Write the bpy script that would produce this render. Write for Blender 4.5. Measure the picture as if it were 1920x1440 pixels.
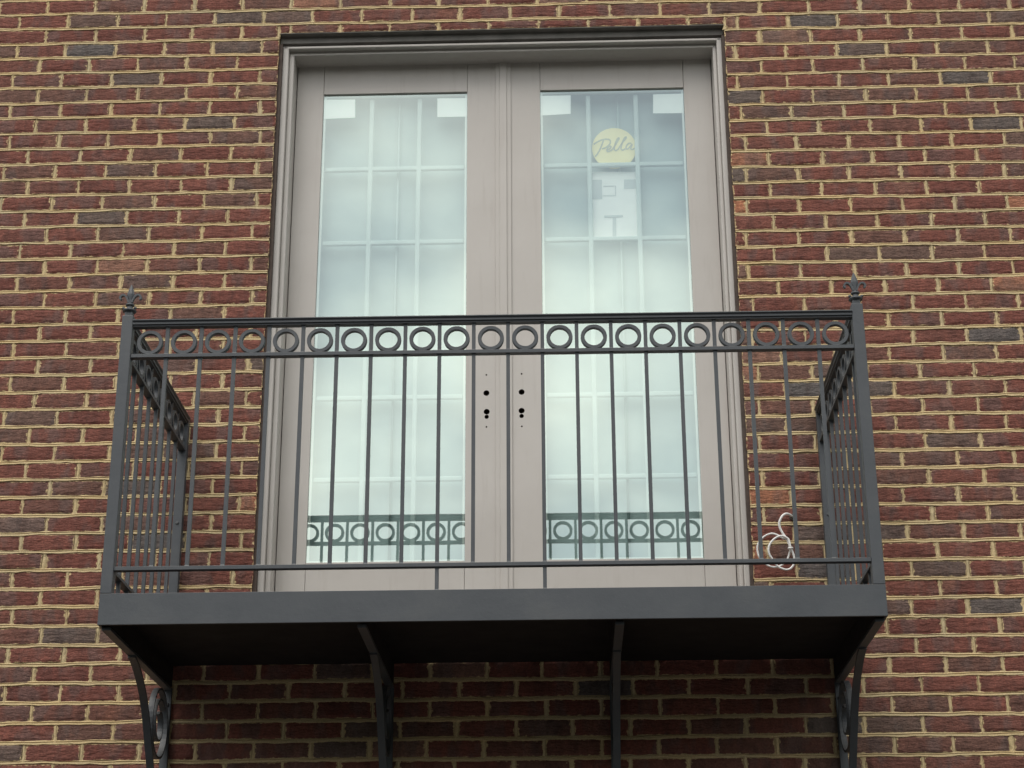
import bpy, bmesh, math, random
from mathutils import Vector, Matrix
random.seed(11)
scene = bpy.context.scene
for o in list(bpy.data.objects):
    bpy.data.objects.remove(o)

# ------------------------------------------------------------------ camera
CAMZ = 1.60
DIST = 6.33963                       # metres from the brick face (plane y = 0)
FPX = 3372.83                        # focal length in pixels of the 1920 px wide photograph
YAW, PITCH, ROLL = -0.0299789, 0.3714667, -0.0043273
cy, sy, cp, sp, cr, sr = (math.cos(YAW), math.sin(YAW), math.cos(PITCH), math.sin(PITCH), math.cos(ROLL), math.sin(ROLL))
FW = Vector((sy*cp, cy*cp, sp)); RT = Vector((cy, -sy, 0)); UP = RT.cross(FW)
R2 = RT*cr + UP*sr; U2 = RT*-sr + UP*cr
CAM = Vector((0, -DIST, CAMZ))
cd = bpy.data.cameras.new('camera'); cam = bpy.data.objects.new('camera', cd)
scene.collection.objects.link(cam)
M = Matrix((R2, U2, -FW)).transposed().to_4x4(); M.translation = CAM
cam.matrix_world = M
cd.sensor_width = 36; cd.lens = FPX/1920*36; cd.clip_end = 5000; cd.clip_start = 0.05
scene.camera = cam

def at(px, py, y=0.0):               # pixel -> point on the plane of that depth
    d = FW*FPX + R2*(px-960) - U2*(py-720)
    return CAM + d*((y+DIST)/d.y)
def pix(P):
    v = Vector(P)-CAM; k = FPX/v.dot(FW)
    return 960+v.dot(R2)*k, 720-v.dot(U2)*k

# ------------------------------------------------------------------ sky, sun, exposure
SUN_EL, SUN_AZ = math.radians(56), math.radians(-30)     # azimuth from -Y (towards the viewer), negative = viewer's left
sdir = Vector((math.sin(SUN_AZ)*math.cos(SUN_EL), -math.cos(SUN_AZ)*math.cos(SUN_EL), math.sin(SUN_EL)))
w = bpy.data.worlds.new('World'); scene.world = w; w.use_nodes = True
nt = w.node_tree; nt.nodes.clear()
def N(t, typ, **k):
    n = t.nodes.new(typ)
    for a, b in k.items(): setattr(n, a, b)
    return n
out = N(nt, 'ShaderNodeOutputWorld'); bg = N(nt, 'ShaderNodeBackground'); bg.inputs[1].default_value = 0.1
sky = N(nt, 'ShaderNodeTexSky', sky_type='NISHITA', sun_disc=False)
sky.sun_elevation = SUN_EL; sky.sun_rotation = math.atan2(sdir.x, sdir.y)
sky.air_density = 1.0; sky.dust_density = 2.0
tc = N(nt, 'ShaderNodeTexCoord')
mp = N(nt, 'ShaderNodeMapping'); mp.inputs['Scale'].default_value = (1.0, 1.0, 1.7)
mp.inputs['Location'].default_value = (1.455, 0.1, 1.20)
no = N(nt, 'ShaderNodeTexNoise'); no.inputs['Scale'].default_value = 4.0; no.inputs['Detail'].default_value = 6; no.inputs['Roughness'].default_value = .48
cr_ = N(nt, 'ShaderNodeValToRGB'); cr_.color_ramp.elements[0].position = .42; cr_.color_ramp.elements[1].position = .68
cr_.color_ramp.elements[0].color = (0.22,)*3+(1,); cr_.color_ramp.elements[1].color = (1,)*3+(1,)
mx = N(nt, 'ShaderNodeMix', data_type='RGBA'); mx.inputs['B'].default_value = (21.5, 21.0, 19.2, 1)
L = nt.links.new
L(tc.outputs['Generated'], mp.inputs[0]); L(mp.outputs[0], no.inputs['Vector']); L(no.outputs['Fac'], cr_.inputs[0])
L(cr_.outputs[0], mx.inputs['Factor']); L(sky.outputs[0], mx.inputs['A']); L(mx.outputs['Result'], bg.inputs[0]); L(bg.outputs[0], out.inputs[0])
sl = bpy.data.lights.new('sun', 'SUN'); sl.energy = 1.4; sl.angle = math.radians(40); sl.color = (1, .97, .92)
so = bpy.data.objects.new('sun', sl); scene.collection.objects.link(so)
so.rotation_euler = sdir.to_track_quat('Z', 'Y').to_euler(); so.location = (-6, -9, 12)
scene.render.engine = 'CYCLES'
vs = scene.view_settings; vs.view_transform = 'Standard'; vs.look = 'None'; vs.gamma = 1; vs.use_curve_mapping = False
vs.exposure = 0.14
scene.cycles.max_bounces = 8; scene.cycles.transparent_max_bounces = 12

# ------------------------------------------------------------------ helpers
def link(o): scene.collection.objects.link(o); return o
def empty(name, loc=(0, 0, 0)):
    o = link(bpy.data.objects.new(name, None)); o.location = loc; o.empty_display_size = .1; return o
def tag(o, label, cat, group=None):
    o['label'] = label; o['category'] = cat
    if group: o['group'] = group
def obj(name, bm, mat, parent=None, smooth=False):
    me = bpy.data.meshes.new(name); bm.normal_update(); bm.to_mesh(me); bm.free()
    return objm(name, me, mat, parent, smooth)
def objm(name, me, mat, parent=None, smooth=False):
    for m in (mat if isinstance(mat, (list, tuple)) else [mat]): me.materials.append(m)
    if smooth: me.polygons.foreach_set('use_smooth', [True]*len(me.polygons))
    o = link(bpy.data.objects.new(name, me))
    if parent:
        o.parent = parent
        if parent.type == 'EMPTY': o.matrix_parent_inverse = Matrix.Translation(parent.location).inverted()
        else: o.matrix_parent_inverse = parent_world(parent).inverted()
    return o
def parent_world(o):
    m = o.matrix_basis.copy()
    if o.parent: m = parent_world(o.parent) @ o.matrix_parent_inverse @ m
    return m
def box(bm, x0, x1, y0, y1, z0, z1, bev=0.0, seg=2):
    r = bmesh.ops.create_cube(bm, size=1)
    vs_ = r['verts']
    for v in vs_:
        v.co = Vector(((x0+x1)/2+v.co.x*(x1-x0), (y0+y1)/2+v.co.y*(y1-y0), (z0+z1)/2+v.co.z*(z1-z0)))
    if bev > 0:
        es = list({e for v in vs_ for e in v.link_edges})
        bmesh.ops.bevel(bm, geom=es, offset=bev, segments=seg, affect='EDGES', profile=.5)
def sweep(bm, pts, prof, up=Vector((1, 0, 0)), closed=False):
    """sweep a closed 2D profile (a, b) along pts; a along `up`, b along the in-plane normal"""
    n = len(pts); rings = []
    for i, p in enumerate(pts):
        a = pts[(i-1) % n] if closed or i > 0 else pts[i]
        b = pts[(i+1) % n] if closed or i < n-1 else pts[i]
        t = (Vector(b)-Vector(a)).normalized(); nn = t.cross(up).normalized(); uu = nn.cross(t).normalized()
        rings.append([bm.verts.new(Vector(p)+uu*q[0]+nn*q[1]) for q in prof])
    m = len(prof)
    for i in range(n if closed else n-1):
        A, B = rings[i], rings[(i+1) % n]
        for j in range(m): bm.faces.new((A[j], A[(j+1) % m], B[(j+1) % m], B[j]))
    if not closed:
        bm.faces.new(rings[0][::-1]); bm.faces.new(rings[-1])
    bmesh.ops.recalc_face_normals(bm, faces=bm.faces[:])
def rectprof(a, b): return [(-a/2, -b/2), (a/2, -b/2), (a/2, b/2), (-a/2, b/2)]
def circprof(r, n=8): return [(r*math.cos(2*math.pi*k/n), r*math.sin(2*math.pi*k/n)) for k in range(n)]
def smoothpath(pts, n=6):
    P = [Vector(p) for p in pts]; out_ = []
    for i in range(len(P)-1):
        a = P[max(i-1, 0)]; b = P[i]; c = P[i+1]; d = P[min(i+2, len(P)-1)]
        for k in range(n):
            t = k/n
            out_.append(0.5*((2*b)+(c-a)*t+(2*a-5*b+4*c-d)*t*t+(3*b-a-3*c+d)*t**3))
    out_.append(P[-1]); return out_
def lathe(bm, prof, cx, cy_, cz, n=16, sq=False):
    rings = []
    for r, z in prof:
        rings.append([bm.verts.new((cx+r*math.cos(2*math.pi*(k+.5)/n), cy_+r*math.sin(2*math.pi*(k+.5)/n), cz+z)) for k in range(n)])
    for A, B in zip(rings, rings[1:]):
        for j in range(n): bm.faces.new((A[j], A[(j+1) % n], B[(j+1) % n], B[j]))
    bm.faces.new(rings[0][::-1]); bm.faces.new(rings[-1])

# ------------------------------------------------------------------ materials
def mat(name):
    m = bpy.data.materials.new(name); m.use_nodes = True
    t = m.node_tree; b = t.nodes['Principled BSDF']; return m, t, b
def noise(t, scale, detail=5, rough=.55, vec=None, dim='3D'):
    n = N(t, 'ShaderNodeTexNoise'); n.inputs['Scale'].default_value = scale; n.inputs['Detail'].default_value = detail
    n.inputs['Roughness'].default_value = rough
    if vec is not None: t.links.new(vec, n.inputs['Vector'])
    return n
def ramp(t, src, stops):
    r = N(t, 'ShaderNodeValToRGB'); e = r.color_ramp.elements
    while len(e) < len(stops): e.new(.5)
    for i, (p_, c) in enumerate(stops):
        e[i].position = p_; e[i].color = tuple(c)+(1,) if len(c) == 3 else c
    t.links.new(src, r.inputs[0]); return r
def mixc(t, fac, a, b, blend='MIX'):
    m = N(t, 'ShaderNodeMix', data_type='RGBA', blend_type=blend)
    for s, k in ((fac, 'Factor'), (a, 'A'), (b, 'B')):
        if hasattr(s, 'links'): t.links.new(s, m.inputs[k])
        else: m.inputs[k].default_value = s if not isinstance(s, tuple) or len(s) == 4 else s+(1,)
    return m.outputs['Result']
def math_(t, op, a, b=None, c=None, clamp=False):
    m = N(t, 'ShaderNodeMath', operation=op, use_clamp=clamp)
    for i, s in enumerate((a, b, c)):
        if s is None: continue
        if hasattr(s, 'links'): t.links.new(s, m.inputs[i])
        else: m.inputs[i].default_value = s
    return m.outputs[0]
def bump(t, b, h, strength=.5, dist=.002, prev=None):
    n = N(t, 'ShaderNodeBump'); n.inputs['Strength'].default_value = strength; n.inputs['Distance'].default_value = dist
    t.links.new(h, n.inputs['Height'])
    if prev is not None: t.links.new(prev, n.inputs['Normal'])
    t.links.new(n.outputs[0], b.inputs['Normal']); return n.outputs[0]
def geo(t): return N(t, 'ShaderNodeNewGeometry').outputs['Position']

MORTAR_A, MORTAR_B = (.66, .50, .27), (.52, .40, .22)
def make_brick_mat():
    m, t, b = mat('fired_clay_brick')
    pos0 = geo(t)
    a1 = N(t, 'ShaderNodeAttribute', attribute_type='OBJECT', attribute_name='tone')
    a2 = N(t, 'ShaderNodeAttribute', attribute_type='GEOMETRY', attribute_name='tone')
    tone = math_(t, 'ADD', a1.outputs['Fac'], a2.outputs['Fac'])
    off = N(t, 'ShaderNodeVectorMath', operation='MULTIPLY_ADD'); cmb = N(t, 'ShaderNodeCombineXYZ')
    for q in range(3): t.links.new(tone, cmb.inputs[q])
    t.links.new(cmb.outputs[0], off.inputs[0]); off.inputs[1].default_value = (37, 11, 53); t.links.new(pos0, off.inputs[2])
    pos = off.outputs[0]                       # every brick has its own piece of the pattern
    # tone 0..1 -> kiln colour
    base = ramp(t, tone, [(0.0, (.160, .058, .045)), (.30, (.196, .074, .056)), (.48, (.170, .070, .054)), (.62, (.154, .080, .062)),
                          (.74, (.145, .092, .074)), (.86, (.128, .104, .092)), (.94, (.110, .100, .098)), (1.0, (.40, .165, .088))])
    base.color_ramp.interpolation = 'LINEAR'
    # flashed patches: blue-grey scum and darker burn, in vertical-ish bands along a brick
    sc = N(t, 'ShaderNodeMapping'); t.links.new(pos, sc.inputs[0]); sc.inputs['Scale'].default_value = (1.0, 1.0, .45)
    band = noise(t, 13, 3, .5, sc.outputs[0])
    bf = ramp(t, band.outputs['Fac'], [(.50, (0, 0, 0)), (.60, (1, 1, 1))])
    grey = mixc(t, math_(t, 'MULTIPLY', bf.outputs[0], .42), base.outputs[0], (.125, .104, .098))
    dk = noise(t, 9, 3, .5, sc.outputs[0]); dk.inputs['Scale'].default_value = 21
    df = ramp(t, dk.outputs['Fac'], [(.52, (0, 0, 0)), (.68, (1, 1, 1))])
    col = mixc(t, math_(t, 'MULTIPLY', df.outputs[0], .38), grey, (.055, .030, .027))
    org = noise(t, 7, 3, .5, sc.outputs[0]); org.inputs['Scale'].default_value = 6.5
    of = ramp(t, org.outputs['Fac'], [(.63, (0, 0, 0)), (.74, (1, 1, 1))])
    col = mixc(t, math_(t, 'MULTIPLY', of.outputs[0], .45), col, (.27, .105, .06))
    fine = noise(t, 160, 5, .7, pos)
    ff = ramp(t, fine.outputs['Fac'], [(.3, (.62, .62, .62)), (.7, (1.35, 1.3, 1.28))])
    col = mixc(t, 1.0, col, ff.outputs[0], 'MULTIPLY')
    med = noise(t, 48, 4, .65, sc.outputs[0])
    col = mixc(t, 1.0, col, ramp(t, med.outputs['Fac'], [(.30, (.80,)*3), (.52, (1.0,)*3), (.72, (1.24, 1.20, 1.16))]).outputs[0], 'MULTIPLY')
    # pale salt specks
    spk = noise(t, 330, 2, .5, pos)
    sf = ramp(t, spk.outputs['Fac'], [(.735, (0, 0, 0)), (.76, (1, 1, 1))])
    col = mixc(t, math_(t, 'MULTIPLY', sf.outputs[0], .5), col, (.5, .43, .36))
    # mortar smeared over the arrises, ragged (edge distance comes from the UV map, in metres)
    uv = N(t, 'ShaderNodeUVMap', uv_map='edge'); sx = N(t, 'ShaderNodeSeparateXYZ'); t.links.new(uv.outputs[0], sx.inputs[0])
    rag = noise(t, 70, 4, .6, pos)
    e1 = math_(t, 'SUBTRACT', sx.outputs[0], math_(t, 'MULTIPLY', math_(t, 'SUBTRACT', rag.outputs['Fac'], .52), .030))
    e2 = math_(t, 'SUBTRACT', sx.outputs[1], math_(t, 'MULTIPLY', math_(t, 'SUBTRACT', rag.outputs['Fac'], .56), .020))
    sm = ramp(t, math_(t, 'MINIMUM', e1, e2), [(0.0, (1, 1, 1)), (.0012, (0, 0, 0))])
    mo = mixc(t, noise(t, 45, 4, .6, pos).outputs['Fac'], MORTAR_A, MORTAR_B)
    col = mixc(t, math_(t, 'MULTIPLY', sm.outputs[0], .92), col, mo)
    t.links.new(col, b.inputs['Base Color'])
    b.inputs['Roughness'].default_value = .82; b.inputs['Specular IOR Level'].default_value = .25
    st = N(t, 'ShaderNodeMapping'); t.links.new(pos, st.inputs[0]); st.inputs['Scale'].default_value = (.35, 1, 1)
    h1 = noise(t, 75, 4, .6, st.outputs[0])
    p1 = bump(t, b, h1.outputs['Fac'], .85, .009)
    bump(t, b, fine.outputs['Fac'], .5, .0015, p1)
    return m
def make_mortar():
    m, t, b = mat('lime_mortar'); pos = geo(t)
    n1 = noise(t, 45, 4, .6, pos); n2 = noise(t, 3.0, 3, .5, pos); n3 = noise(t, 260, 4, .7, pos)
    c = mixc(t, n1.outputs['Fac'], MORTAR_A, MORTAR_B)
    c = mixc(t, ramp(t, n2.outputs['Fac'], [(.35, (0, 0, 0)), (.7, (1, 1, 1))]).outputs[0], c, (.52, .43, .27))
    c = mixc(t, 1.0, c, ramp(t, n3.outputs['Fac'], [(.3, (.75,)*3), (.7, (1.2,)*3)]).outputs[0], 'MULTIPLY')
    t.links.new(c, b.inputs['Base Color']); b.inputs['Roughness'].default_value = .9; b.inputs['Specular IOR Level'].default_value = .15
    p1 = bump(t, b, n1.outputs['Fac'], .35, .003); bump(t, b, n3.outputs['Fac'], .4, .0010, p1)
    return m
def simple(name, col, rough, var=.12, scale=25, spec=.5, bstr=.0, bscale=200, metal=0, streak=False, coat=0):
    m, t, b = mat(name); pos = geo(t); v = pos
    if streak:
        mp_ = N(t, 'ShaderNodeMapping'); mp_.inputs['Scale'].default_value = (1, 1, .12); t.links.new(pos, mp_.inputs[0]); v = mp_.outputs[0]
    n = noise(t, scale, 5, .6, v)
    lo = tuple(c*(1-var) for c in col); hi = tuple(c*(1+var) for c in col)
    r = ramp(t, n.outputs['Fac'], [(.3, lo), (.7, hi)])
    t.links.new(r.outputs[0], b.inputs['Base Color'])
    n2 = noise(t, scale*2.3, 4, .6, pos)
    rr = N(t, 'ShaderNodeMapRange'); rr.inputs[3].default_value = rough-.08; rr.inputs[4].default_value = rough+.10
    t.links.new(n2.outputs['Fac'], rr.inputs[0]); t.links.new(rr.outputs[0], b.inputs['Roughness'])
    b.inputs['Specular IOR Level'].default_value = spec; b.inputs['Metallic'].default_value = metal
    if bstr:
        nb = noise(t, bscale, 3, .6, pos); bump(t, b, nb.outputs['Fac'], bstr, .001)
    return m
BRICK = make_brick_mat(); MORTAR = make_mortar()
def make_iron():
    m, t, b = mat('charcoal_iron_paint'); pos = geo(t)
    n = noise(t, 6, 6, .65, pos); n2 = noise(t, 38, 5, .7, pos); n3 = noise(t, 170, 3, .6, pos)
    r = ramp(t, n.outputs['Fac'], [(.30, (.050, .057, .066)), (.52, (.060, .067, .076)), (.75, (.074, .080, .086))])
    gn = N(t, 'ShaderNodeNewGeometry'); sp3 = N(t, 'ShaderNodeSeparateXYZ'); t.links.new(gn.outputs['True Normal'], sp3.inputs[0])
    dust = math_(t, 'MULTIPLY', math_(t, 'MAXIMUM', sp3.outputs[2], 0.0), ramp(t, n2.outputs['Fac'], [(.35, (0, 0, 0)), (.7, (.55,)*3)]).outputs[0])
    c = mixc(t, dust, r.outputs[0], (.20, .185, .16))
    sc_ = ramp(t, n2.outputs['Fac'], [(.66, (0, 0, 0)), (.72, (1, 1, 1))])
    c = mixc(t, math_(t, 'MULTIPLY', sc_.outputs[0], .35), c, (.105, .11, .115))
    t.links.new(c, b.inputs['Base Color']); b.inputs['Specular IOR Level'].default_value = .5
    rr = N(t, 'ShaderNodeMapRange'); rr.inputs[3].default_value = .36; rr.inputs[4].default_value = .62
    t.links.new(n.outputs['Fac'], rr.inputs[0]); t.links.new(rr.outputs[0], b.inputs['Roughness'])
    p1 = bump(t, b, n.outputs['Fac'], .35, .006); bump(t, b, n3.outputs['Fac'], .25, .0008, p1)
    return m
IRON = make_iron()
DECK_SHADE = simple('deck_shade_black', (.022, .020, .020), .75, .25, 8, .2, .2, 90)  # near-black colour deepens the shade on the deck underside and joists
def make_clad():
    m, t, b = mat('putty_clad_paint'); pos = geo(t)
    mp_ = N(t, 'ShaderNodeMapping'); mp_.inputs['Scale'].default_value = (1, 1, .10); t.links.new(pos, mp_.inputs[0])
    n = noise(t, 4, 5, .6, pos); st = noise(t, 34, 4, .6, mp_.outputs[0]); sp_ = noise(t, 140, 3, .6, pos)
    r = ramp(t, n.outputs['Fac'], [(.3, (.485, .456, .425)), (.7, (.525, .497, .466))])
    c = mixc(t, ramp(t, st.outputs['Fac'], [(.55, (0, 0, 0)), (.80, (.45,)*3)]).outputs[0], r.outputs[0], (.40, .365, .33))
    c = mixc(t, ramp(t, sp_.outputs['Fac'], [(.72, (0, 0, 0)), (.78, (.5,)*3)]).outputs[0], c, (.34, .31, .28))
    t.links.new(c, b.inputs['Base Color']); b.inputs['Roughness'].default_value = .42; b.inputs['Specular IOR Level'].default_value = .4
    nb = noise(t, 120, 3, .6, pos); p1 = bump(t, b, nb.outputs['Fac'], .06, .001); bump(t, b, n.outputs['Fac'], .15, .006, p1)
    return m
CLAD = make_clad()
STEEL = simple('dark_steel_lintel', (.19, .18, .165), .6, .2, 14, .3, .2)
CAULK = simple('dark_brown_sealant', (.085, .065, .055), .7, .2, 30, .2)
RAWHOLE = simple('bored_wood', (.05, .032, .022), .9, .3, 80, .1)
FILM = simple('pale_protective_film', (.41, .50, .50), .5, .06, 3, .3, .1, 12)
GRILLE = simple('white_grille', (.50, .585, .575), .45, .02, 8)
PAPER = simple('white_paper', (.92, .92, .90), .7, .02, 10, .2)
PGREY = simple('grey_print', (.56, .60, .60), .7, .03, 20, .2)
YELLOW = simple('yellow_sticker', (.95, .83, .42), .6, .03, 12, .3)
INKY = simple('olive_print', (.44, .45, .32), .7, .03, 20, .2)
CABLE = simple('white_cable', (.82, .81, .79), .45, .03, 30, .45)
SPACER = simple('glass_spacer', (.70, .74, .71), .4, .03, 10, .4)
ZINC = simple('bolt_zinc', (.10, .105, .11), .5, .2, 60, .5, 0, 100, .3)

def make_glass():
    m = bpy.data.materials.new('coated_window_glass'); m.use_nodes = True; t = m.node_tree; t.nodes.clear()
    o = N(t, 'ShaderNodeOutputMaterial'); mix = N(t, 'ShaderNodeMixShader'); g = N(t, 'ShaderNodeBsdfGlossy'); tr = N(t, 'ShaderNodeBsdfTransparent')
    g.inputs['Color'].default_value = (.88, 1.0, .965, 1); g.inputs['Roughness'].default_value = 0.0
    tr.inputs['Color'].default_value = (.90, .965, .945, 1)
    mix.inputs[0].default_value = .31
    pos = geo(t); n = noise(t, 1.6, 2, .5, pos)
    bp = N(t, 'ShaderNodeBump'); bp.inputs['Strength'].default_value = .04; bp.inputs['Distance'].default_value = .01
    t.links.new(n.outputs['Fac'], bp.inputs['Height']); t.links.new(bp.outputs[0], g.inputs['Normal'])
    t.links.new(tr.outputs[0], mix.inputs[1]); t.links.new(g.outputs[0], mix.inputs[2]); t.links.new(mix.outputs[0], o.inputs[0])
    return m
GLASS = make_glass()

# ------------------------------------------------------------------ ground
def make_ground():
    m, t, b = mat('asphalt'); pos = geo(t)
    n = noise(t, 1.2, 6, .6, pos); n2 = noise(t, 90, 4, .7, pos)
    r = ramp(t, n.outputs['Fac'], [(.3, (.040, .040, .041)), (.7, (.062, .061, .059))])
    c = mixc(t, 1.0, r.outputs[0], ramp(t, n2.outputs['Fac'], [(.3, (.6,)*3), (.7, (1.4,)*3)]).outputs[0], 'MULTIPLY')
    t.links.new(c, b.inputs['Base Color']); b.inputs['Roughness'].default_value = .9
    bump(t, b, n2.outputs['Fac'], .6, .004); return m
bm = bmesh.new(); S = 2500
vsq = [bm.verts.new(v) for v in ((-S, -S, 0), (S, -S, 0), (S, S, 0), (-S, S, 0))]; bm.faces.new(vsq)
g = obj('ground', bm, make_ground()); g['kind'] = 'structure'

# unseen ring of hills, added to block low sky light under the balcony
def make_light_block():
    m, t, b = mat('light_block_green'); pos = geo(t); n = noise(t, .5, 6, .7, pos)
    r = ramp(t, n.outputs['Fac'], [(.3, (.018, .028, .012)), (.7, (.060, .075, .030))]); t.links.new(r.outputs[0], b.inputs['Base Color']); b.inputs['Roughness'].default_value = .95
    bump(t, b, n.outputs['Fac'], 1, .6); return m
bm = bmesh.new(); rh = random.Random(8); prof_h = []; NA = 90
for k in range(NA+1):
    a = math.radians(-178+356*k/NA); cols_ = []          # angle from -Y
    hh = 14.8+1.3*math.sin(k*.37)+.9*math.sin(k*.83+1)+rh.uniform(-.5, .5)
    for d_, f_ in ((44, 0), (46, .55), (50, .86), (56, 1.0), (70, .97), (110, 0)):
        d2 = d_*(1+.03*math.sin(k*.5)); cols_.append(bm.verts.new((math.sin(a)*d2, -math.cos(a)*d2, hh*f_+(rh.uniform(-.5, .5) if 0 < f_ < 1 else 0)-.02)))
    prof_h.append(cols_)
for A_, B_ in zip(prof_h, prof_h[1:]):
    for j in range(5): bm.faces.new((A_[j], A_[j+1], B_[j+1], B_[j]))
bmesh.ops.recalc_face_normals(bm, faces=bm.faces[:])
hl = obj('unseen_light_block', bm, make_light_block(), None, True); hl['kind'] = 'structure'

# ------------------------------------------------------------------ brick wall
CH = 0.0700672                        # course height
Z0 = 4.14736 + CAMZ                   # bed joint 0 (just under the top edge of the photograph, left)
OX0, OX1 = -1.1405, 0.6825            # door opening
OZ0, OZ1 = Z0-39*CH, 4.033+CAMZ
WX0, WX1 = -4.2, 4.2
BL, HJ, BJ = .2032, .0120, .0118
BDEP = .10
# x (2x pixels) of one head joint per course at the two edges of the photograph, and y of the course
LJ = [178,72,172,63,148,45,142,38,131,33,107,13,105,195,91,175,73,167,66,165,48,145,50,142,40,128,15,107,5,95,187,82,177,80,165,44,152,45,153,30,125,15,117,207,90]
RJ = [None,48,157,56,153,68,165,75,185,93,14,110,20,117,27,132,32,135,40,159,63,170,66,177,90,200,102,207,110,25,126,27,137,45,156,56,167,58,177,77,187,97,205,100,213,103]
wall = empty('brick_wall', (0, .15, 0))
tag(wall, 'dark red and brown brick wall with raised tan mortar joints around the balcony door', 'wall')

def ctilt(x): return 0.0
def joint_z(i): return Z0 - i*CH
def px_at_z(px, z):                   # x on the wall for a pixel column at height z
    lo, hi = -400.0, 2000.0
    for _ in range(40):
        mid = (lo+hi)/2
        if at(px, mid).z > z: lo = mid
        else: hi = mid
    return at(px, lo).x
def course_phase(r):
    zc = joint_z(r)+CH/2
    lp = rp = None
    if 0 <= r < len(LJ): lp = px_at_z(LJ[r]/2, zc)
    if 0 < r < len(RJ): rp = px_at_z(1680+RJ[r]/2, zc)
    return lp, rp
rows = range(-6, int(Z0/CH)+1)
lastL = {0: 0.0, 1: .1}; lastR = {0: 0., 1: .1}
bricks = []                           # (x0, x1, z0, z1, row)
rj = random.Random(5)
pl0, _ = course_phase(0); _, pr1 = course_phase(1)
for r in rows:
    zt = joint_z(r-1)-BJ/2; zb = joint_z(r)+BJ/2
    if zb < .02: continue
    lp, rp = course_phase(r)
    if lp is None:
        lp = (course_phase(0 if r < 0 else 43)[0]) + (BL/2 if (r - (0 if r < 0 else 43)) % 2 else 0) + rj.uniform(-.012, .012)
    if rp is None:
        rp = (course_phase(1 if r < 1 else 45)[1]) + (BL/2 if (r - (1 if r < 1 else 45)) % 2 else 0) + rj.uniform(-.012, .012)
    # joints across the whole course: left phase left of the door, right phase right of it, stretched evenly between
    js = []
    x = lp
    while x > WX0: x -= BL*rj.uniform(.975, 1.025)
    left = [lp]; x = lp
    while x > WX0: x -= BL*rj.uniform(.98, 1.02); left.append(x)
    x = rp; right = [rp]
    while x < WX1: x += BL*rj.uniform(.98, 1.02); right.append(x)
    n = max(1, round((rp-lp)/BL)); mid_ = [lp+(rp-lp)*k/n + (rj.uniform(-.004, .004)) for k in range(1, n)]
    js = sorted(left+mid_+right)
    in_door = zb < OZ1 and zb > OZ0-.01
    for a, c in zip(js, js[1:]):
        segs = [(a+HJ/2+rj.uniform(-.003, .003), c-HJ/2+rj.uniform(-.003, .003))]
        z1_, z0_ = zt+rj.uniform(-.0015, .0015), zb+rj.uniform(-.0015, .0015)
        if in_door:
            s2 = []
            cutz = z1_ > OZ1+.02
            for (p0, p1) in segs:
                if cutz:              # the course the lintel carries
                    s2.append((p0, p1)); continue
                if p1 <= OX0-.001 or p0 >= OX1+.001: s2.append((p0, p1)); continue
                if p0 < OX0-.03: s2.append((p0, OX0))
                if p1 > OX1+.03: s2.append((OX1, p1))
            segs = s2
            if cutz:
                s3 = []
                for (p0, p1) in segs:
                    cuts = [p0]+[c_ for c_ in (OX0-.004, OX1+.004) if p0+.02 < c_ < p1-.02]+[p1]
                    for q0, q1 in zip(cuts, cuts[1:]):
                        m_ = (q0+q1)/2; g0 = .005 if q0 != p0 else 0; g1 = .005 if q1 != p1 else 0
                        s3.append((q0+g0, q1-g1, OZ1+.004 if OX0-.004 < m_ < OX1+.004 else z0_))
                for (p0, p1, zz) in s3: bricks.append((p0, p1, zz, z1_, r))
                continue
        for (p0, p1) in segs:
            if p1-p0 > .02: bricks.append((p0, p1, z0_, z1_, r))
# slim closers where the cut leaves a gap against the opening
def jitter_brick(bm, L_, H_, rnd, cx=0, cz=0, y0=0.0, tone=None, tl=None, uvl=None):
    """brick centred on cx, cz: wobbly ten-cornered face, worn arris, deep sides"""
    hx, hz = L_/2, H_/2; k = .0022
    base = [(-hx, -hz), (-hx*.45, -hz), (hx*.2, -hz), (hx, -hz), (hx, 0), (hx, hz), (hx*.4, hz), (-hx*.25, hz), (-hx, hz), (-hx, 0)]
    P = [(x+rnd.uniform(-k, k)*(1 if abs(x) > hx*.9 else 0), z+rnd.uniform(-k, k)) for x, z in base]
    bv = .0035
    fr = []; ar = []; bk = []
    for x, z in P:
        ix = x-math.copysign(bv, x) if abs(x) > hx*.9 else x
        iz = z-math.copysign(bv, z) if abs(z) > hz*.6 else z
        fr.append(bm.verts.new((cx+ix, y0+rnd.uniform(-.0016, .0010), cz+iz)))
        ar.append(bm.verts.new((cx+x, y0+.0032, cz+z)))
        bk.append(bm.verts.new((cx+x, BDEP, cz+z)))
    fs = []
    c = bm.verts.new((cx, y0-.0008, cz))
    m = len(P)
    for j in range(m):
        q = (j+1) % m
        fs += [bm.faces.new((fr[j], fr[q], c)), bm.faces.new((ar[j], ar[q], fr[q], fr[j])), bm.faces.new((bk[j], bk[q], ar[q], ar[j]))]
    for f in fs:
        f.smooth = False
        for l in f.loops:
            v = l.vert
            if v in bk: l[uvl].uv = (.05, .05)
            else: l[uvl].uv = (max(0, hx-abs(v.co.x-cx)), max(0, hz-abs(v.co.z-cz)))
        if tl is not None: f[tl] = tone
    return fs
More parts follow.
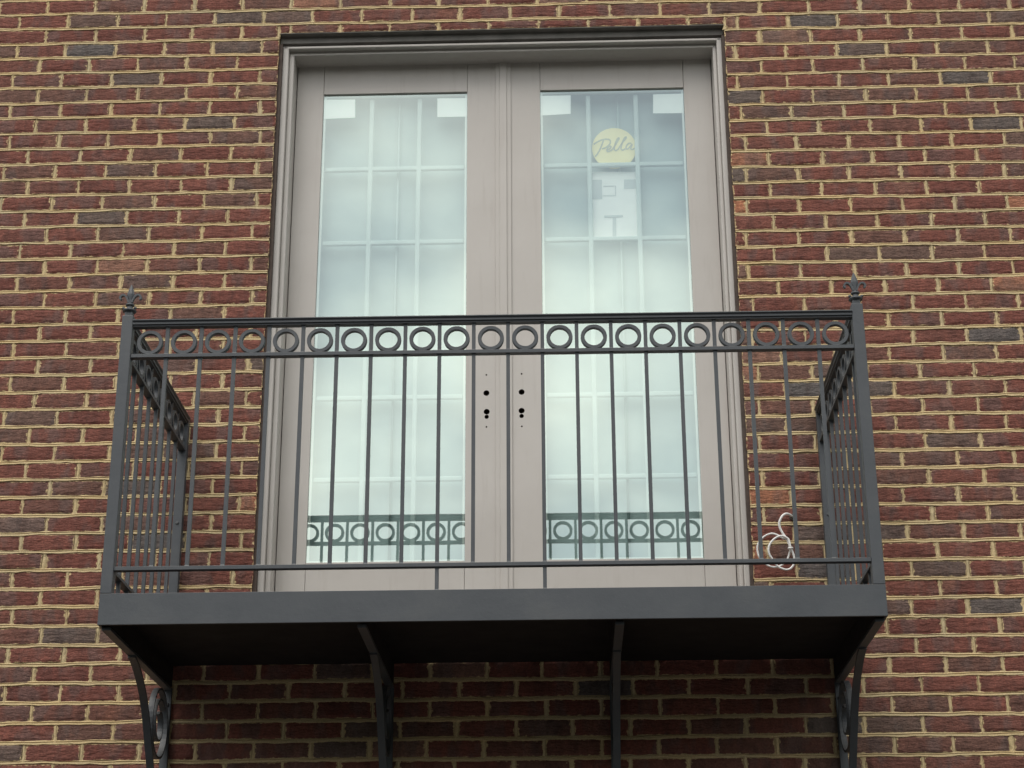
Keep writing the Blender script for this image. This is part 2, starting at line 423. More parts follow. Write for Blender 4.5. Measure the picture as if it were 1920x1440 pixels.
# edge UV interpolates badly across long triangles, so the face is split into a small grid instead
def brick_mesh(bm, L_, H_, rnd, cx=0, cz=0, y0=0.0, tone=None, tl=None, uvl=None):
    hx, hz = L_/2, H_/2; k = .0020
    bx = min(.022, hx*.5)
    xs = [-hx, -hx+bx, hx-bx, hx]; bz = .012; zs = [-hz, -hz+bz, hz-bz, hz]
    V = {}
    for i, x in enumerate(xs):
        for j, z in enumerate(zs):
            if i in (1, 2) and j in (1, 2): yy = y0+rnd.uniform(-.0028, -.0006)
            else: yy = y0+rnd.uniform(-.0004, .0018)
            edge = (i in (0, 3), j in (0, 3))
            if all(edge): yy = y0+.0032
            V[i, j] = bm.verts.new((cx+x+(rnd.uniform(-k, k) if edge[0] else rnd.uniform(-.01, .01)), yy, cz+z+(rnd.uniform(-k, k) if edge[1] else 0)))
    fs = []
    for i in range(3):
        for j in range(3): fs.append((bm.faces.new((V[i, j], V[i+1, j], V[i+1, j+1], V[i, j+1]))))
    per = [V[i, 0] for i in range(4)]+[V[3, j] for j in (1, 2, 3)]+[V[i, 3] for i in (2, 1, 0)]+[V[0, j] for j in (2, 1)]
    bk = [bm.verts.new((v.co.x, BDEP, v.co.z)) for v in per]
    m = len(per)
    for j in range(m): fs.append(bm.faces.new((per[(j+1) % m], per[j], bk[j], bk[(j+1) % m])))
    bks = set(bk)
    e = {0: 0.0, 1: bx, 2: bx, 3: 0.0}; ez = {0: 0.0, 1: bz, 2: bz, 3: 0.0}
    idx = {v: ij for ij, v in V.items()}
    for f in fs:
        side = any(l.vert in bks for l in f.loops)
        for l in f.loops:
            if side: l[uvl].uv = (.03, .03)
            else:
                i, j = idx[l.vert]; l[uvl].uv = (e[i], ez[j])
        if tl is not None: f[tl] = tone
    return fs

def tone_for(x, z, rnd):
    u = rnd.random()
    if x > OX1 and x < OX1+.13 and rnd.random() < .30: return rnd.uniform(.965, 1.0)
    if u < .74: return rnd.uniform(0, .52)
    if u < .90: return rnd.uniform(.52, .68)
    if u < .965: return rnd.uniform(.68, .84)
    if u < .99: return rnd.uniform(.84, .945)
    return rnd.uniform(.95, .99)
# rank by size in the photograph
def seen(b):
    x0, x1, z0, z1, r = b
    c = [pix((x, 0, z)) for x in (x0, x1) for z in (z0, z1)]
    ix0 = max(0, min(p[0] for p in c)); ix1 = min(1920, max(p[0] for p in c))
    iy0 = max(0, min(p[1] for p in c)); iy1 = min(1440, max(p[1] for p in c))
    if ix1 <= ix0 or iy1 <= iy0: return 0
    a = (ix1-ix0)*(iy1-iy0)
    mx_, my_ = (ix0+ix1)/2, (iy0+iy1)/2
    if 1108 < my_ < 1262 and 200 < mx_ < 1640: return 0          # behind fascia and deck
    return a
order = sorted(range(len(bricks)), key=lambda i: -seen(bricks[i]))
singles = set(order[:300])
def newbm():
    bm = bmesh.new(); return bm, bm.loops.layers.uv.new('edge'), bm.faces.layers.float.new('tone')
NV = 24; variants = []
rv = random.Random(77)
fullL = BL-HJ; fullH = CH-BJ
for k in range(NV):
    bm = bmesh.new(); uvl = bm.loops.layers.uv.new('edge')
    brick_mesh(bm, fullL, fullH, rv, uvl=uvl)
    me = bpy.data.meshes.new('brick'); bm.normal_update(); bm.to_mesh(me); bm.free(); me.materials.append(BRICK); variants.append(me)
fb, fuv, ftl = newbm()
rb = random.Random(9)
for i, (x0, x1, z0, z1, r) in enumerate(bricks):
    L_, H_ = x1-x0, z1-z0; cx, cz = (x0+x1)/2, (z0+z1)/2
    tone = tone_for(cx, cz, rb); y0 = rb.uniform(-.0018, .0012)
    if i in singles:
        full = abs(L_-fullL) < .016 and abs(H_-fullH) < .006
        if full:
            o = link(bpy.data.objects.new('brick', rb.choice(variants)))
            o.scale = (L_/fullL, 1, H_/fullH)
        else:
            bm = bmesh.new(); uvl = bm.loops.layers.uv.new('edge'); brick_mesh(bm, L_, H_, rb, uvl=uvl)
            me = bpy.data.meshes.new('brick'); bm.normal_update(); bm.to_mesh(me); bm.free(); me.materials.append(BRICK)
            o = link(bpy.data.objects.new('brick', me))
        o.parent = wall; o.location = (cx, y0-.15, cz); o['tone'] = tone
    else:
        brick_mesh(fb, L_, H_, rb, cx, cz, y0, tone, ftl, fuv)
o = obj('brickwork', fb, BRICK, wall); o['kind'] = 'stuff'
# mortar body with the door opening, plus raised and grooved bed joints
bm = bmesh.new()
MY = .0042
def wbox(x0, x1, z0, z1, y0=MY, y1=.30): box(bm, x0, x1, y0, y1, z0, z1)
TOP = joint_z(-7)
wbox(WX0, OX0-.002, 0, TOP); wbox(OX1+.002, WX1, 0, TOP)
wbox(OX0-.002, OX1+.002, OZ1+.002, TOP); wbox(OX0-.002, OX1+.002, 0, OZ0)
# head-joint fillets: lumpy, a touch proud of the body
rm = random.Random(21)
byrow = {}
for b in bricks: byrow.setdefault(b[4], []).append(b)
for r, bl in byrow.items():
    bl.sort()
    for a, c in zip(bl, bl[1:]):
        if c[0]-a[1] > .05: continue
        x0, x1 = a[1]-.003, c[0]+.003; z0 = min(a[2], c[2])-.004; z1 = max(a[3], c[3])+.004
        cols = []
        for q in range(5):
            z = z0+(z1-z0)*q/4
            d0, d1 = rm.uniform(-.004, .003), rm.uniform(-.003, .004)
            cols.append([bm.verts.new((x0+d0, MY+.001, z)), bm.verts.new((x0*.6+x1*.4+d0*.5, rm.uniform(-.0012, .0015), z)), bm.verts.new((x0*.4+x1*.6+d1*.5, rm.uniform(-.0012, .0015), z)), bm.verts.new((x1+d1, MY+.001, z))])
        for A, B in zip(cols, cols[1:]):
            for q in range(3): bm.faces.new((A[q], A[q+1], B[q+1], B[q]))
def wob(x, s): return .0018*math.sin(x*5.3+s*1.7)+.0014*math.sin(x*15.1+s*3.1)+.0008*math.sin(x*43+s*.7)
for r in rows:
    zc = joint_z(r)
    if zc < .03: continue
    spans = [(WX0, WX1)]
    if OZ0 < zc < OZ1+.01: spans = [(WX0, OX0-.001), (OX1+.001, WX1)]
    for a, c in spans:
        n = int((c-a)/.025)+1; prev = None
        for k in range(n+1):
            x = a+(c-a)*k/n; w0 = wob(x, r); up = rm.uniform(-.0014, .0022); dn = rm.uniform(-.0024, .0012); pr = rm.uniform(-.0008, .0008)
            prof = [(.0084+up, .0035), (.0064+up, .0002+pr), (.0040, -.0012+pr), (.0030, .0030), (.0014, .0030), (.0006, -.0014+pr), (-.0048+dn, -.0024+pr), (-.0074+dn, MY+.0005)]
            ring = [bm.verts.new((x, y, zc+w0+dz)) for dz, y in prof]
            if prev:
                for q in range(len(prof)-1): bm.faces.new((prev[q], ring[q], ring[q+1], prev[q+1]))
            prev = ring
mo = obj('mortar', bm, MORTAR, wall)
# steel lintel over the opening
bm = bmesh.new()
box(bm, OX0+.001, OX1-.001, .001, .030, OZ1-.0005, OZ1+.0015)
box(bm, OX0+.001, OX1-.001, .030, .10, OZ1-.030, OZ1+.0015, .001)
obj('lintel', bm, STEEL, wall)

# ------------------------------------------------------------------ french door
DX = (OX0+OX1)/2
DZB = 1.44+CAMZ
door = empty('french_door', (DX, .125, OZ0)); tag(door, 'pair of putty-coloured glazed balcony doors with white grilles and bored handle holes', 'door')
Y1, Y2, YD, YG = .030, .054, .148, .1575
fx0 = at(531, 87, Y1).x; fx1 = at(1352.5, 73.5, Y1).x
fz1 = at(700, 84, Y1).z
r1z = at(700, 88.5, Y1).z; r2t = at(700, 98, Y2).z; r2z = at(700, 101.5, Y2).z
jx0 = at(549.5, 160, Y2).x; jx1 = at(1338.5, 140, Y2).x
g1x0 = at(540, 130, Y1).x; g1x1 = at(1346, 130, Y1).x
bm = bmesh.new()
# side casings: two rounded ridges each, running full height
for s, xo, xm, xi in ((1, fx0, g1x0, jx0), (-1, fx1, g1x1, jx1)):
    a, b_ = sorted((xo, xm)); box(bm, a, b_, Y1, .10, OZ0, fz1, .004, 3)
    a, b_ = sorted((xm+s*.0005, xi)); box(bm, a, b_, Y2, .19, OZ0, r2t, .004, 3)
    a, b_ = sorted((xi-s*.002, xi-s*.02)); box(bm, a, b_, Y2+.02, .24, OZ0, r2t)
# head
lo, hi = sorted((fx0, fx1))
box(bm, lo, hi, Y1, .10, r1z, fz1-.0003, .003, 3)
box(bm, lo+.01, hi-.01, Y2+.006, .12, r2t-.001, r1z+.001)
box(bm, jx0-.01, jx1+.01, Y2, .19, r2z, r2t, .003, 3)
# sill
box(bm, jx0, jx1, Y1, .22, OZ0, DZB-.004, .003)
obj('frame', bm, CLAD, door)
bm = bmesh.new()
box(bm, OX0-.0015, fx0+.001, .012, .06, OZ0, fz1); box(bm, fx1-.001, OX1+.0015, .012, .06, OZ0, fz1)
obj('sealant', bm, CAULK, door)
# leaves
GL = [(at(608, 178, YG).x, at(876, 175, YG).x), (at(1013, 170, YG).x, at(1281, 167, YG).x)]
GT = (at(740, 177, YG).z+at(1150, 168.5, YG).z)/2; GB = (at(700, 1055, YG).z+at(1200, 1048, YG).z)/2
AX = [at(x, 180, YD-.006).x for x in (928.75, 936.6, 950, 958)]
LEAF = [(jx0+.003, (AX[0]+AX[3])/2-.0015), ((AX[0]+AX[3])/2+.0015, jx1-.003)]
LT = r2z+.0045
holes = [[(912, 703, .0035), (912, 737, .0115), (912.5, 772, .0115), (912.5, 781.5, .0085), (912, 800.5, .0035)],
         [(978, 701, .0035), (978, 735, .0115), (978, 770, .0115), (978, 780, .0085), (978.5, 799.5, .0035)]]
for li in (0, 1):
    lx0, lx1 = LEAF[li]; gx0, gx1 = GL[li]
    bm = bmesh.new()
    sg = .0011
    box(bm, lx0, gx0-sg, YD, YD+.045, DZB, LT, .0016)
    box(bm, gx1+sg, lx1, YD, YD+.045, DZB, LT, .0016)
    box(bm, gx0, gx1, YD, YD+.045, GT, LT, .0016)
    box(bm, gx0, gx1, YD, YD+.045, DZB, GB, .0016)
    leaf = obj('door_leaf', bm, [CLAD, RAWHOLE], door)
    # bore the handle holes
    cb = bmesh.new()
    for (hx, hy, hr) in holes[li]:
        c = at(hx, hy, YD)
        bmesh.ops.create_cone(cb, cap_ends=True, segments=20, radius1=hr, radius2=hr, depth=.07, matrix=Matrix.Translation((c.x, YD+.003, c.z)) @ Matrix.Rotation(math.pi/2, 4, 'X'))
    cme = bpy.data.meshes.new('cut'); cb.to_mesh(cme); cb.free(); cme.materials.append(RAWHOLE)
    cut = link(bpy.data.objects.new('cut', cme))
    md = leaf.modifiers.new('bore', 'BOOLEAN'); md.object = cut; md.solver = 'EXACT'; md.operation = 'DIFFERENCE'; md.material_mode = 'TRANSFER'; md.use_self = True
    dg = bpy.context.evaluated_depsgraph_get(); me2 = bpy.data.meshes.new_from_object(leaf.evaluated_get(dg))
    leaf.modifiers.clear(); leaf.data = me2; bpy.data.objects.remove(cut)
    # glass
    bm = bmesh.new(); v = [bm.verts.new(q) for q in ((gx0-.004, YG, GB-.004), (gx1+.004, YG, GB-.004), (gx1+.004, YG, GT+.004), (gx0-.004, YG, GT+.004))]
    bm.faces.new(v)
    obj('glass_pane', bm, GLASS, leaf)
    # spacer bars round the pane
    bm = bmesh.new()
    for a, b_, c, d in ((gx0+.001, gx0+.009, GB, GT), (gx1-.009, gx1-.001, GB, GT), (gx0+.009, gx1-.009, GT-.009, GT-.001), (gx0+.009, gx1-.009, GB+.001, GB+.009)):
        box(bm, a, b_, YG+.004, YG+.014, c, d, .001)
    obj('spacer', bm, SPACER, leaf)
    # grille
    YM = YG+.020
    for k in (1, 2):
        x = gx0+(gx1-gx0)*k/3
        bm = bmesh.new(); box(bm, x-.0095, x+.0095, YM, YM+.016, GB+.0105, GT-.0105, .004, 2); obj('grille_bar', bm, GRILLE, leaf)
    for k in range(1, 6):
        z = GB+(GT-GB)*k/6
        bm = bmesh.new(); box(bm, gx0+.0105, gx1-.0105, YM+.0012, YM+.0172, z-.0095, z+.0095, .004, 2); obj('grille_bar', bm, GRILLE, leaf)
    # pale film hung behind the grille, folded down the middle
    bm = bmesh.new(); nx, nz = 48, 40; YF = YG+.068; grid = []
    rf = random.Random(3+li); seam = gx0+(gx1-gx0)*(.515 if li == 0 else .535)
    for i in range(nx+1):
        x = gx0-.05+(gx1-gx0+.10)*i/nx
        col_ = []
        for j in range(nz+1):
            z = GB-.06+(GT-GB+.12)*j/nz
            xx = x
            y = YF+.004*math.sin(x*11+li)+.002*math.sin(z*5+x*7)
            col_.append(bm.verts.new((xx, y, z)))
        grid.append(col_)
    for i in range(nx):
        for j in range(nz): bm.faces.new((grid[i][j], grid[i+1][j], grid[i+1][j+1], grid[i][j+1]))
    for q in range(2):
        xs_ = seam+q*.0
    sweep(bm, [Vector((seam, YF-.014, GB-.02)), Vector((seam+.004, YF-.014, GT+.02))], circprof(.0050, 8))
    obj('protective_film', bm, FILM, leaf, True)
    # corner labels on the inside of the glass
    ys = YG+.0025
    def quad(name, pts, m, dy=0.0):
        bm = bmesh.new(); bm.faces.new([bm.verts.new(at(px, py, ys+dy)) for px, py in pts]); return obj(name, bm, m, leaf)
    if li == 0:
        quad('corner_label', [(607.5, 223), (666, 220.5), (666, 186.5), (608, 187)], PAPER); quad('corner_label', [(820, 219.5), (875.5, 218.5), (875.5, 184), (820, 184.5)], PAPER)
    else:
        quad('corner_label', [(1014, 216.5), (1070, 213.5), (1070, 178.5), (1013.5, 180)], PAPER); quad('corner_label', [(1224.5, 212.5), (1281.5, 212), (1281, 175.5), (1224.5, 177)], PAPER)
        # round yellow sticker with script lettering and the paper below it
        yb = .0415
        c = at(1151.5, 278, ys+yb); rad = (at(1193, 278, ys+yb).x-at(1110, 278, ys+yb).x)/2
        bm = bmesh.new(); bm.faces.new([bm.verts.new((c.x+rad*math.cos(a*math.pi/24), ys+yb, c.z+.0+rad*1.04*math.sin(a*math.pi/24))) for a in range(48)])
        obj('round_sticker', bm, YELLOW, leaf)
        def cpx(u, v): return 1000+u/4.5, 160+v/4.5
        strokes = [[(510, 498), (540, 478), (585, 458), (628, 455), (650, 468), (645, 495), (615, 522), (580, 536)],
                   [(592, 462), (575, 510), (552, 560), (522, 602)],
                   [(622, 548), (648, 533), (655, 515), (638, 517), (622, 540), (626, 558), (650, 553), (668, 540)],
                   [(668, 540), (700, 490), (722, 450), (712, 448), (692, 490), (684, 535), (696, 550), (716, 538)],
                   [(716, 538), (750, 485), (783, 442), (772, 440), (750, 485), (740, 530), (752, 546), (776, 534)],
                   [(828, 490), (805, 490), (784, 515), (786, 536), (806, 530), (832, 498), (822, 530), (832, 542), (856, 530)]]
        bm = bmesh.new()
        for s in strokes:
            pts = smoothpath([at(*cpx(u, v), ys+yb-.0012) for u, v in s], 5)
            sweep(bm, pts, rectprof(.0006, .0062), Vector((0, 1, 0)))
        obj('script_lettering', bm, INKY, leaf)
        quad('paper_label', [(1111, 446), (1197.5, 445), (1196, 322), (1110.5, 322)], PAPER, yb+.0004)
        quad('printed_block', [(1110.8, 374), (1129, 373), (1128.5, 337), (1110.5, 337.5)], PGREY, yb-.0004)
        quad('printed_block', [(1170, 354), (1194.5, 353.5), (1194.3, 336), (1170, 336.5)], PGREY, yb-.0004)
        bm = bmesh.new()
        for A, B in (((1130.5, 349), (1154, 348.5)), ((1154, 348.5), (1154.5, 366.5)), ((1154.5, 366.5), (1130, 367))):
            sweep(bm, [at(*A, ys+yb-.0008), at(*B, ys+yb-.0008)], rectprof(.0004, .0028), Vector((0, 1, 0)))
        sweep(bm, [at(1133, 406, ys+yb-.0008), at(1168, 405, ys+yb-.0008)], rectprof(.0004, .009), Vector((0, 1, 0)))
        sweep(bm, [at(1152, 408, ys+yb-.0008), at(1152, 444, ys+yb-.0008)], rectprof(.0004, .014), Vector((0, 1, 0)))
        obj('printed_lines', bm, PGREY, leaf)
# astragal covering the meeting stiles
bm = bmesh.new()
box(bm, AX[0], AX[3], YD-.006, YD-.0005, DZB, LT-.002, .002)
box(bm, AX[1], AX[2], YD-.011, YD-.0055, DZB, LT-.002, .0025)
obj('astragal', bm, CLAD, door)
# unseen panel added behind the leaves to shut out light from the back
bm = bmesh.new(); box(bm, OX0+.001, OX1-.001, .275, .295, OZ0, OZ1-.001); obj('back_panel', bm, GRILLE, door)

# ------------------------------------------------------------------ balcony
D = .957
BX0, BX1 = -1.4415, .9790
ZB, ZT = 1.3232+CAMZ, 1.4222+CAMZ       # fascia
PW = .0365                              # post
ZP = 2.3609+CAMZ
balc = empty('iron_balcony', ((BX0+BX1)/2, -D/2, ZB)); tag(balc, 'charcoal painted iron balcony with ring frieze railing on scrolled brackets', 'balcony')
def B(name, mat_=None, parent=None, smooth=False, **k):
    pass
def boxpart(name, *a, m=IRON, parent=None, bev=.0012):
    bm = bmesh.new(); box(bm, *a, bev); return obj(name, bm, m, parent or balc)
# fascia plates: front and two sides, and the deck
boxpart('fascia', BX0, BX1, -D, -D+.008, ZB, ZT)
boxpart('fascia', BX0, BX0+.008, -D+.0085, -.004, ZB, ZT-.0005)
boxpart('fascia', BX1-.008, BX1, -D+.0085, -.004, ZB, ZT-.0005)
boxpart('deck_plate', BX0+.0085, BX1-.0085, -D+.0085, -.004, ZT-.018, ZT-.008, m=DECK_SHADE)
for s in (0, 1, 2, 3):
    x = BX0+.021+(BX1-BX0-.042)*s/3
    boxpart('joist', x-.012, x+.012, -D+.009, -.004, ZB+.006, ZT-.0185, m=DECK_SHADE)
# posts
for x in (BX0, BX1-PW):
    p = boxpart('post', x, x+PW, -D, -D+PW, ZT+.0005, ZP, bev=.002)
    cx, cyy = x+PW/2, -D+PW/2
    bm = bmesh.new()
    # socket, collars, stem
    box(bm, cx-.0125, cx+.0125, cyy-.0125, cyy+.0125, ZP+.0005, ZP+.016, .001)
    lathe(bm, [(.014, .0155), (.021, .018), (.0235, .022), (.021, .026), (.014, .028), (.010, .031), (.0095, .038), (.0135, .040), (.015, .043), (.0135, .0465), (.009, .049)], cx, cyy, ZP, 14)
    # spear: diamond section leaf
    sec = [(.008, .047), (.0095, .060), (.0115, .074), (.0125, .083), (.0095, .095), (.0045, .110), (.0008, .118)]
    rings = [[bm.verts.new((cx+dx*r, cyy+dy*r*.62, ZP+z)) for dx, dy in ((1, 0), (.35, .9), (-.35, .9), (-1, 0), (-.35, -.9), (.35, -.9))] for r, z in sec]
    for A, C in zip(rings, rings[1:]):
        for j in range(6): bm.faces.new((A[j], A[(j+1) % 6], C[(j+1) % 6], C[j]))
    bm.faces.new(rings[0][::-1]); bm.faces.new(rings[-1])
    # curled side petals
    for s in (-1, 1):
        pts = smoothpath([(cx+s*.005, cyy, ZP+.052), (cx+s*.010, cyy, ZP+.066), (cx+s*.018, cyy, ZP+.0775), (cx+s*.027, cyy, ZP+.0795), (cx+s*.0335, cyy, ZP+.074), (cx+s*.034, cyy, ZP+.067), (cx+s*.029, cyy, ZP+.064)], 4)
        sweep(bm, pts, rectprof(.011, .0062), Vector((0, 1, 0)))
        lathe(bm, [(.0015, 0), (.005, .0018), (.0055, .005), (.004, .008), (.001, .0095)], cx+s*.0195, cyy-.006, ZP+.026, 8)
    bmesh.ops.recalc_face_normals(bm, faces=bm.faces[:])
    obj('finial', bm, IRON, p)
# rails. tl() gives the slight fall of the front railing from left to right
XC = (BX0+BX1)/2
def tl(x, z): return z-.0029*(x-XC)*max(0, (z-ZT))/.90
def rail(name, prof, x0, x1, y, z):
    """horizontal rail along x; prof = [(dy, dz)]"""
    bm = bmesh.new(); r = []
    for x in (x0, x1): r.append([bm.verts.new((x, y+a, tl(x, z)+b)) for a, b in prof])
    m = len(prof)
    for j in range(m): bm.faces.new((r[0][j], r[1][j], r[1][(j+1) % m], r[0][(j+1) % m]))
    bm.faces.new(r[0]); bm.faces.new(r[1][::-1]); bmesh.ops.recalc_face_normals(bm, faces=bm.faces[:])
    return obj(name, bm, IRON, balc)
def rail_y(name, prof, x, y0, y1, z):
    bm = bmesh.new(); r = []
    for y in (y0, y1): r.append([bm.verts.new((x+a, y, z+b)) for a, b in prof])
    m = len(prof)
    for j in range(m): bm.faces.new((r[0][j], r[1][j], r[1][(j+1) % m], r[0][(j+1) % m]))
    bm.faces.new(r[0]); bm.faces.new(r[1][::-1]); bmesh.ops.recalc_face_normals(bm, faces=bm.faces[:])
    return obj(name, bm, IRON, balc)
YR = -D+PW/2                            # rail centre plane
X0, X1 = BX0+PW+.0005, BX1-PW-.0005
CAP = [(-.025, .0195), (-.021, .0225), (.021, .0225), (.025, .0195), (.025, .0175), (.019, .0130), (.019, .0060), (.013, .0040), (.013, 0), (-.013, 0), (-.013, .0040), (-.019, .0060), (-.019, .0130), (-.025, .0175)]
CHAN = [(-.013, 0), (-.013, .0105), (-.0118, .0118), (.0118, .0118), (.013, .0105), (.013, 0)]
ZCAP, ZMID, ZLOW = 2.3185+CAMZ, 2.2105+CAMZ, 1.4975+CAMZ
rail('top_rail', CAP, X0, X1, YR, ZCAP); rail('ring_rail', CHAN, X0, X1, YR, ZMID); rail('bottom_rail', CHAN, X0, X1, YR, ZLOW)
PITCH_R = .11165; RC0 = -1.3466
ringz = 2.2645+CAMZ
def ring_mesh(ro=.0425, ri=.0305, th=.016):
    bm = bmesh.new(); n = 36
    P = [(ri+.001, -th/2), (ro-.001, -th/2), (ro, -th/2+.001), (ro, th/2-.001), (ro-.001, th/2), (ri+.001, th/2), (ri, th/2-.001), (ri, -th/2+.001)]
    rg = [[bm.verts.new((r*math.cos(2*math.pi*k/n), y, r*math.sin(2*math.pi*k/n))) for r, y in P] for k in range(n)]
    for k in range(n):
        A, C = rg[k], rg[(k+1) % n]
        for j in range(len(P)): bm.faces.new((A[j], A[(j+1) % len(P)], C[(j+1) % len(P)], C[j]))
    bmesh.ops.recalc_face_normals(bm, faces=bm.faces[:])
    me = bpy.data.meshes.new('ring'); bm.to_mesh(me); bm.free(); me.materials.append(IRON); return me
RME = ring_mesh()
def place(name, me, loc, rz=0):
    o = link(bpy.data.objects.new(name, me)); o.parent = balc; o.matrix_parent_inverse = Matrix.Translation(balc.location).inverted()
    o.location = loc; o.rotation_euler.z = rz; return o
BW = .0118
def bar_mesh(name, h):
    bm = bmesh.new(); rings = []
    for dz, f in ((0, 1.42), (.0022, 1.24), (.0055, 1.0), (h-.0055, 1.0), (h-.0022, 1.2), (h, 1.35)):
        w_ = BW/2*f; rings.append([bm.verts.new((a*w_, c_*w_, dz)) for a, c_ in ((-1, -1), (1, -1), (1, 1), (-1, 1))])
    for A, C in zip(rings, rings[1:]):
        for j in range(4): bm.faces.new((A[j], A[(j+1) % 4], C[(j+1) % 4], C[j]))
    bm.faces.new(rings[0][::-1]); bm.faces.new(rings[-1]); me = bpy.data.meshes.new(name); bm.to_mesh(me); bm.free(); me.materials.append(IRON); return me
rgn = random.Random(4)
BAR = bar_mesh('baluster', ZMID-ZLOW-.0118+.002); SBAR = bar_mesh('ring_divider', ZCAP-ZMID-.0118+.002); FOOT = bar_mesh('foot_bar', ZLOW-ZT+.001)
for k in range(21):
    x = RC0+PITCH_R*k
    place('ring', RME, (x, YR, tl(x, ringz)+rgn.uniform(-.0006, .0006)), rgn.uniform(-.03, .03))
    if k < 20:
        xb = x+PITCH_R/2
        place('baluster', BAR, (xb, YR, tl(xb, ZLOW)+.0108)); place('ring_divider', SBAR, (xb, YR, tl(xb, ZMID)+.0108))
for k in (8, 11): 
    x = RC0+PITCH_R*k+PITCH_R/2+(.0 if k == 8 else 0); place('foot_bar', FOOT, (x, YR, ZT-.0005))
# sides
SP = (D-PW-.034)/8
for x, s in ((BX0+PW/2, -1), (BX1-PW/2, 1)):
    y0, y1 = -D+PW+.0005, -.0325
    rail_y('top_rail', CAP, x, y0, y1, ZCAP); rail_y('ring_rail', CHAN, x, y0, y1, ZMID); rail_y('bottom_rail', CHAN, x, y0, y1, ZLOW)
    wp = boxpart('wall_post', x-.017, x+.017, -.032, -.0035, ZT+.0005, ZCAP+.036, bev=.0015)
    for zz in (1.56, 1.93, 2.26):
        bm = bmesh.new(); lathe(bm, [(.0055, 0), (.0055, .003), (.004, .005)], 0, 0, 0, 10)
        bmesh.ops.transform(bm, verts=bm.verts, matrix=Matrix.Translation((x, -.0322, zz+CAMZ)) @ Matrix.Rotation(math.pi/2, 4, 'X'))
        obj('bolt', bm, ZINC, wp)
    for k in range(8):
        yc = y0+SP*(k+.5)
        place('ring', RME, (x, yc, ringz), math.pi/2)
        if k < 7:
            yb = y0+SP*(k+1)
            place('baluster', BAR, (x, yb, ZLOW+.0108)); place('ring_divider', SBAR, (x, yb, ZMID+.0108))
            place('foot_bar', FOOT, (x, yb, ZT-.0005))
# scrolled brackets
bx = [BX0+.021+(BX1-BX0-.042)*s/3 for s in range(4)]
for x in bx:
    zt = ZB-.0005
    br = boxpart('bracket', x-.014, x+.014, -.017, -.004, ZB-.72, zt)
    bm = bmesh.new(); box(bm, x-.014, x+.014, -D+.03, -.0175, zt-.010, zt, .001); obj('bracket_arm', bm, IRON, br)
    for zz in (.06, .34, .62):
        bm = bmesh.new(); lathe(bm, [(.008, 0), (.008, .004), (.0055, .007)], 0, 0, 0, 6)
        bmesh.ops.transform(bm, verts=bm.verts, matrix=Matrix.Translation((x, -.0172, zt-zz)) @ Matrix.Rotation(math.pi/2, 4, 'X')); obj('bolt', bm, ZINC, br)
    pts = smoothpath([(x, -.58, zt-.013), (x, -.52, zt-.028), (x, -.455, zt-.058), (x, -.38, zt-.105), (x, -.325, zt-.160), (x, -.280, zt-.217), (x, -.236, zt-.275), (x, -.195, zt-.330), (x, -.140, zt-.43), (x, -.085, zt-.55), (x, -.021, zt-.70)], 5)
    bm = bmesh.new(); sweep(bm, pts, rectprof(.025, .008)); obj('brace', bm, IRON, br)
    c = Vector((x, -.142, zt-.150)); bm = bmesh.new()
    ring_pts = [c+Vector((0, .115*math.cos(a*math.pi/20), .118*math.sin(a*math.pi/20))) for a in range(40)]
    sweep(bm, ring_pts, rectprof(.020, .008), closed=True)
    sp_ = [c+Vector((0, (.105-.0016*a)*math.cos(a*math.pi/14-2.0), (.108-.0016*a)*math.sin(a*math.pi/14-2.0))) for a in range(12, 48)]
    sweep(bm, sp_, rectprof(.019, .007))
    obj('scroll', bm, IRON, br)

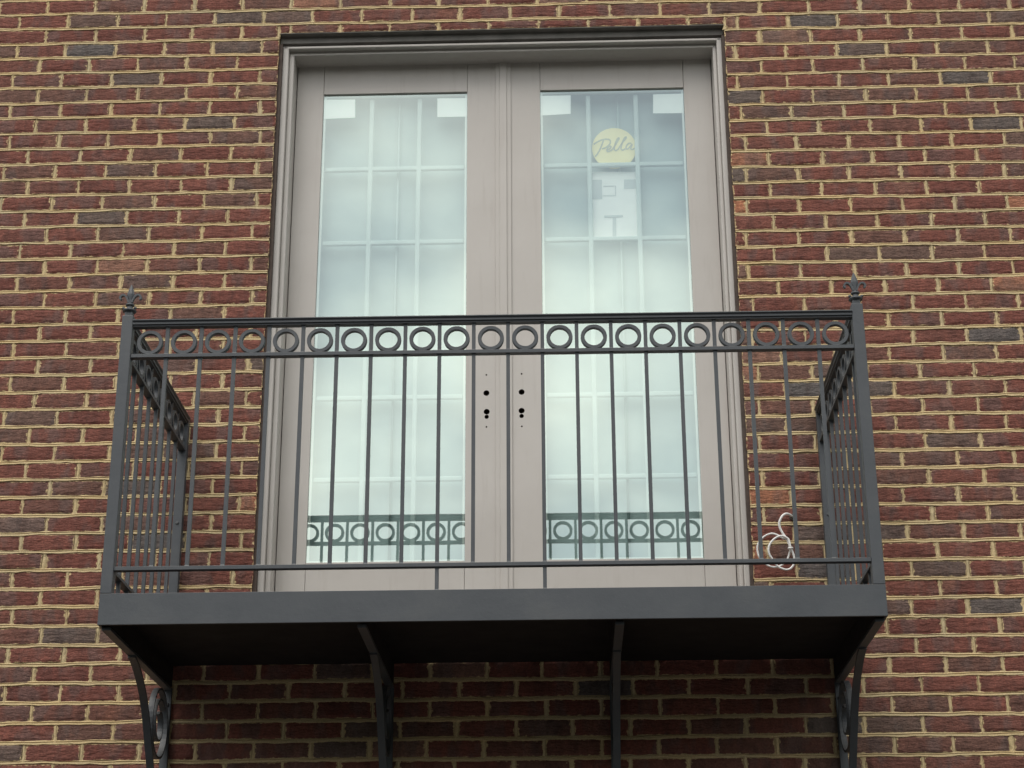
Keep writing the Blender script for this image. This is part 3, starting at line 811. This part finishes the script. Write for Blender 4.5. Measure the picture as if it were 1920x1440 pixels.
# ------------------------------------------------------------------ loose white cable at the wall
bm = bmesh.new()
def cb_(u, v): return 1400+u/10.283, 950+v/10.283
def strand(pts, r, flat=1.0):
    P = smoothpath([at(*cb_(u, v), y) for u, v, y in pts], 5)
    sweep(bm, P, [(a*flat, b) for a, b in circprof(r, 8)], Vector((0, 1, 0)))
strand([(900, 205, .02), (870, 180, -.012), (800, 142, -.040), (740, 142, -.055), (680, 190, -.060), (640, 270, -.060), (628, 350, -.058), (660, 450, -.056), (720, 550, -.055), (785, 640, -.055), (820, 730, -.055), (850, 800, -.055), (865, 850, -.055)], .0044)
strand([(850, 800, -.048), (825, 890, -.045), (790, 1000, -.042), (700, 1110, -.040), (590, 1160, -.038), (490, 1160, -.036), (390, 1120, -.034), (290, 1040, -.033), (228, 930, -.032), (205, 800, -.034), (235, 690, -.037), (310, 600, -.040), (390, 545, -.044), (490, 518, -.048), (590, 545, -.050), (700, 610, -.052), (790, 650, -.052), (830, 760, -.05)], .0035)
strand([(845, 780, -.062), (815, 650, -.062), (780, 605, -.062), (700, 566, -.062), (620, 572, -.062), (520, 632, -.062), (450, 720, -.061), (422, 820, -.060), (440, 920, -.058), (490, 1000, -.056), (560, 1110, -.054), (650, 1180, -.052), (770, 1215, -.052), (860, 1180, -.052), (920, 1080, -.053), (912, 960, -.054), (880, 860, -.056), (860, 800, -.058)], .0038)
c = at(*cb_(845, 800), -.055)
hc = at(*cb_(893, 200), -.004); lathe_bm = bmesh.new()
lathe(lathe_bm, [(.014, 0), (.0135, .003), (.009, .004), (.008, .0015)], 0, 0, 0, 16)
bmesh.ops.transform(lathe_bm, verts=lathe_bm.verts, matrix=Matrix.Translation((hc.x, -.002, hc.z)) @ Matrix.Rotation(math.pi/2, 4, 'X'))
tie = [c+Vector((.0085*math.cos(a*math.pi/8), .010*math.sin(a*math.pi/8), .0012*math.sin(a*math.pi/8))) for a in range(16)]
sweep(bm, tie, rectprof(.006, .0025), Vector((0, 0, 1)), True)
cab = obj('coiled_cable', bm, CABLE, None, True); tag(cab, 'loose loop of white cable tied up against the bricks beside the door', 'cable')
obj('grommet', lathe_bm, CAULK, cab, True)
